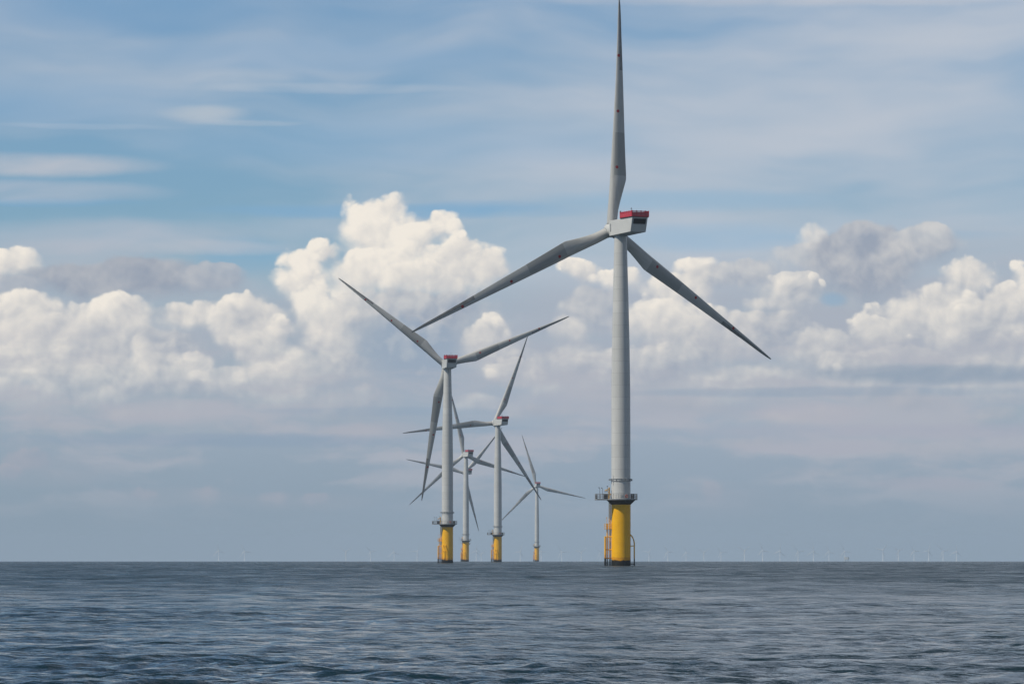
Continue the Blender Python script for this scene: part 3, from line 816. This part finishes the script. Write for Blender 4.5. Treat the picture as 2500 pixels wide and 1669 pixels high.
FAR = [(534.9, 1344, -15), (598.3, 1344.7, -22), (845.2, 1345.8, 60), (905.2, 1346, 80), (962.6, 1347, -8), (1018.8, 1346, 35), (1163, 1345, 10), (1175.5, 1350, 70),
       (1270.3, 1346, 20), (1321.4, 1345, -28), (1371, 1346.5, 90), (1418.8, 1348, 50), (1465.1, 1348, 85), (1584, 1347, 35), (1630, 1346, 90),
       (1674.7, 1348, -20), (1718.2, 1347.5, 60), (1759.7, 1348, 85), (1816.9, 1343, 55), (1861.3, 1343, -20), (1903.4, 1345, 7), (1947.5, 1346, 85),
       (1985.2, 1345, -3), (2022.9, 1346, -15), (2061, 1345, -25), (2154.3, 1342, 40), (2192.3, 1344, 70), (2230.3, 1344, -30), (2266, 1344, 17), (2301, 1345, 80), (2333.9, 1346, 3)]
ORD = ['first', 'second', 'third', 'fourth', 'fifth', 'sixth', 'seventh', 'eighth', 'ninth', 'tenth', 'eleventh', 'twelfth', 'thirteenth', 'fourteenth', 'fifteenth']
def far_label(i):
    px = FAR[i][0]
    left = [j for j in range(len(FAR)) if FAR[j][0] < 1080]
    cl = [j for j in range(len(FAR)) if 1080 <= FAR[j][0] < 1250]
    mid_ = [j for j in range(len(FAR)) if 1250 <= FAR[j][0] < 1515]
    rt = [j for j in range(len(FAR)) if FAR[j][0] >= 1515]
    if i in left:
        k = left.index(i)
        return 'faint tiny horizon turbine, ' + (ORD[k] + ' from the left edge of the picture' if k else 'the one nearest the left edge of the picture')
    if i in cl: return ['faint tiny wind turbine on the horizon just right of the two overlapping towers', 'lower faint wind turbine on the horizon, close left of the middle yellow foundation'][cl.index(i)]
    if i in mid_:
        k = mid_.index(i)
        return 'faint tiny horizon turbine, ' + ORD[k] + ' of five going left to right towards the tallest tower'
    k = rt.index(i)
    if k == len(rt) - 1: return 'faint tiny wind turbine on the horizon, farthest right of all'
    if px == 1903.4: return 'tiny horizon turbine with one bright blade straight up, right of the tallest tower'
    if px == 2266: return 'tiny horizon turbine with one bright blade leaning up right, near the right edge'
    if k > 10: 
        n = len(rt) - k
        return 'faint tiny horizon turbine, ' + ORD[n - 1] + ' counted from the right end of the row'
    return 'faint tiny horizon turbine, ' + ORD[k] + ' to the right of the tallest tower'
rnd = random.Random(4)
ft = None
for i, (px, hy, phi) in enumerate(FAR):
    # distance at which a 78 m hub stands hy rows up over the curved sea
    Df = 15000.0
    while (78 - CAM_H - Df * Df / (2 * EARTH)) * FPX / Df > EYE_Y - hy: Df += 50
    if ft is None: ft = make_far(); t = ft
    else: t = copy_tree(ft)
    loc, az = at(px, Df); t.location = loc
    th = rnd.uniform(18, 32)
    pose(t, az - R(th), phi, 4.2, 78, 2, 4)
    for ch in t.children:
        nm = ch.name.split('.')[0]
        if nm == 'nacelle': ch.rotation_euler = (0, 0, -(az - R(th)))
        if nm == 'hub': ch.matrix_local = Matrix.Rotation(-(az - R(th)), 4, 'Z')
    t['label'] = far_label(i); t['category'] = 'wind turbine'; t['group'] = 'far wind turbines along the horizon'

# offshore platform on the horizon
pf = empty('offshore_platform'); loc, az = at(2065.8, 15000); pf.location = loc; pf.rotation_euler[2] = R(-25)
q = MB(); q.box((0, 0, 19.0), (15, 13, 8.5)); q.box((-3.5, 0, 23.8), (6, 8, 1.4)); q.obj('topside', simple('topside_paint', (0.42, 0.42, 0.38), 0.6), pf, 0.2)
q = MB()
for sx in (-5.5, 5.5):
    for sy in (-4.5, 4.5): q.tube([(sx * 1.3, sy * 1.3, -3), (sx, sy, 14.9)], 0.7, 8)
q.tube([(-6.5, -5.3, 3), (5.8, -4.7, 12)], 0.4, 6); q.tube([(6.5, -5.3, 3), (-5.8, -4.7, 12)], 0.4, 6); q.obj('jacket', M_STEEL, pf)
q = MB(); q.slab([(x, y) for x, y in ((-8.5, -7), (8.5, -7), (8.5, 7), (-8.5, 7))], 14.3, 14.7); q.obj('deck', M_STEEL, pf)
pf['label'] = 'small pale boxy offshore platform low on the horizon, far right among the tiny turbines'; pf['category'] = 'platform'

# ------------------------------------------------------------------ the sea: one sheet that follows the earth's curve
def build_sea():
    rng = np.random.default_rng(11)
    fine = np.radians(np.arange(-8.6, 8.6001, 0.0185))
    side = np.radians(np.concatenate([np.linspace(8.7, 12, 24), np.linspace(13, 180, 90)]))
    th = np.concatenate([-side[::-1][1:], fine, side])       # -180 excluded, joined by wrap-around
    rr = [0.02, 3, 8, 14, 20, 26, 32, 38]
    r = 44.0
    while r < 1500: rr.append(r); r *= 1.0019 if r < 160 else (1.0021 if r < 500 else 1.0019)
    while r < 27000: rr.append(r); r *= 1.03
    rr = np.array(rr); nr, nt = len(rr), len(th)
    dr = np.gradient(rr)
    X = rr[:, None] * np.sin(th)[None, :]; Y = rr[:, None] * np.cos(th)[None, :]
    Z = np.zeros_like(X)
    N = 150
    lam = np.exp(rng.uniform(np.log(0.36), np.log(13.0), N))
    ang = np.radians(rng.normal(0, 50, N)) + np.radians(-14)       # travelling towards the camera from the far left
    slope = 0.18 * np.sqrt(2.0 / N) * np.where(lam > 5.0, 0.26, np.where(lam > 1.6, 0.44, 1.0))
    ph = rng.uniform(0, 2 * np.pi, N)
    lim = rr < 4000
    grp = 0.65 + 0.7 * (0.5 + 0.5 * np.sin(X / 7.3 + 1.3 * np.sin(Y / 17.0)) * np.sin(Y / 11.0 + 1.1 * np.sin(X / 13.0)))
    coarse_t = np.ones(nt); coarse_t[(th < fine[0]) | (th > fine[-1])] = 0.0
    for l, a, s, p in zip(lam, ang, slope, ph):
        k = 2 * np.pi / l; kx, ky = k * np.sin(a), k * np.cos(a)
        w = np.clip((l / np.maximum(dr, 1e-3) - 2.6) / 2.5, 0, 1)       # leave out what the rows cannot carry
        rows = np.where((w > 0) & lim)[0]
        if len(rows) == 0: continue
        r0, r1 = rows[0], rows[-1] + 1
        arg = kx * X[r0:r1] + ky * Y[r0:r1] + p
        sn = np.sin(arg)
        prof = sn + 0.22 * (1 - 2 * sn * sn) * -1.0                    # peaked crests, flat troughs
        Z[r0:r1] += (s / k) * w[r0:r1, None] * prof
    Z *= grp
    Z *= np.where(coarse_t[None, :] > 0, 1.0, 0.0)
    edge = np.clip((np.radians(8.6) - np.abs(th)) / np.radians(0.5), 0, 1)
    Z *= edge[None, :]
    # calm down round the foundations so that no gap shows
    Z -= (X ** 2 + Y ** 2) / (2 * EARTH)
    me = bpy.data.meshes.new('sea')
    co = np.stack([X, Y, Z], -1).reshape(-1, 3).astype(np.float32)
    i = np.arange(nr - 1)[:, None] * nt; j = np.arange(nt)[None, :]; j2 = (j + 1) % nt
    q = np.stack([i + j, i + j2, i + nt + j2, i + nt + j], -1).reshape(-1, 4)[:, ::-1].astype(np.int32)
    me.vertices.add(len(co)); me.vertices.foreach_set('co', co.ravel())
    me.loops.add(q.size); me.loops.foreach_set('vertex_index', q.ravel())
    me.polygons.add(len(q)); me.polygons.foreach_set('loop_start', np.arange(0, q.size, 4, dtype=np.int32))
    me.polygons.foreach_set('use_smooth', np.ones(len(q), dtype=bool))
    me.update(calc_edges=True)
    o = bpy.data.objects.new('sea', me); COL.objects.link(o); o['kind'] = 'structure'
    m, q_, b, oc = new_mat('sea_water')
    x, y, z = q_.sep(oc)
    dist = q_.length(q_.comb(x, y))
    # wavelets of every size from ten metres down to hand's breadth, gathered in gust patches
    h1 = q_.noise(q_.v('MULTIPLY', oc, (0.17, 0.17, 0.0)), 1.0, 8, 0.56)
    h2 = q_.noise(q_.v('MULTIPLY', oc, (1.2, 1.2, 0.0)), 1.0, 4, 0.6)
    gust = q_.lr(q_.noise(q_.v('MULTIPLY', oc, (0.045, 0.010, 0.0)), 1.0, 4, 0.65), 0.35, 0.65, 0.55, 1.5)
    bp = m.node_tree.nodes.new('ShaderNodeBump'); bp.inputs['Distance'].default_value = 1.0
    hh = q_.m('MULTIPLY', q_.m('MULTIPLY', q_.m('MULTIPLY_ADD', h2, 0.16, q_.m('MULTIPLY', h1, 1.25)), gust), q_.lr(dist, 80, 900, 0.85, 2.3))
    m.node_tree.links.new(hh, bp.inputs['Height']); bp.inputs['Strength'].default_value = 1.0
    m.node_tree.links.new(bp.outputs[0], b.inputs['Normal'])
    b.inputs['Base Color'].default_value = (0.006, 0.022, 0.030, 1)
    rgh = q_.m('MULTIPLY', q_.m('SUBTRACT', q_.ss(dist, 30, 420, 0.10, 0.315), q_.ss(dist, 1500, 5000, 0.0, 0.16)), q_.lr(h1, 0.38, 0.62, 0.65, 1.3))
    rgh = q_.m('MULTIPLY', rgh, q_.lr(gust, 0.55, 1.5, 0.8, 1.15))
    m.node_tree.links.new(rgh, b.inputs['Roughness'])
    b.inputs['IOR'].default_value = 1.333
    me.materials.append(m)
build_sea()

# ------------------------------------------------------------------ haze
def build_haze():
    x0, x1, y0, y1, z0, z1 = -27500, 27500, -27500, 27500, -62, 146
    b = MB(); b.box(((x0 + x1) / 2, (y0 + y1) / 2, (z0 + z1) / 2), (x1 - x0, y1 - y0, z1 - z0))
    m = bpy.data.materials.new('haze_air'); m.use_nodes = True; nt = m.node_tree; nt.nodes.clear()
    v = nt.nodes.new('ShaderNodeVolumePrincipled'); o = nt.nodes.new('ShaderNodeOutputMaterial')
    nt.links.new(v.outputs[0], o.inputs['Volume'])
    v.inputs['Color'].default_value = HAZE_COL; v.inputs['Density'].default_value = HAZE_DENS
    v.inputs['Anisotropy'].default_value = 0.0
    ob = b.obj('haze', m); ob['kind'] = 'stuff'
HAZE_DENS = 5.2e-5
HAZE_COL = (0.65, 0.80, 0.95, 1)
build_haze()
sc.cycles.use_denoising = True; sc.cycles.denoiser = 'OPENIMAGEDENOISE'; sc.cycles.denoising_input_passes = 'RGB_ALBEDO_NORMAL'; sc.cycles.denoising_prefilter = 'ACCURATE'
sc.cycles.volume_bounces = 1
sc.cycles.max_bounces = 6; sc.cycles.diffuse_bounces = 2; sc.cycles.glossy_bounces = 3
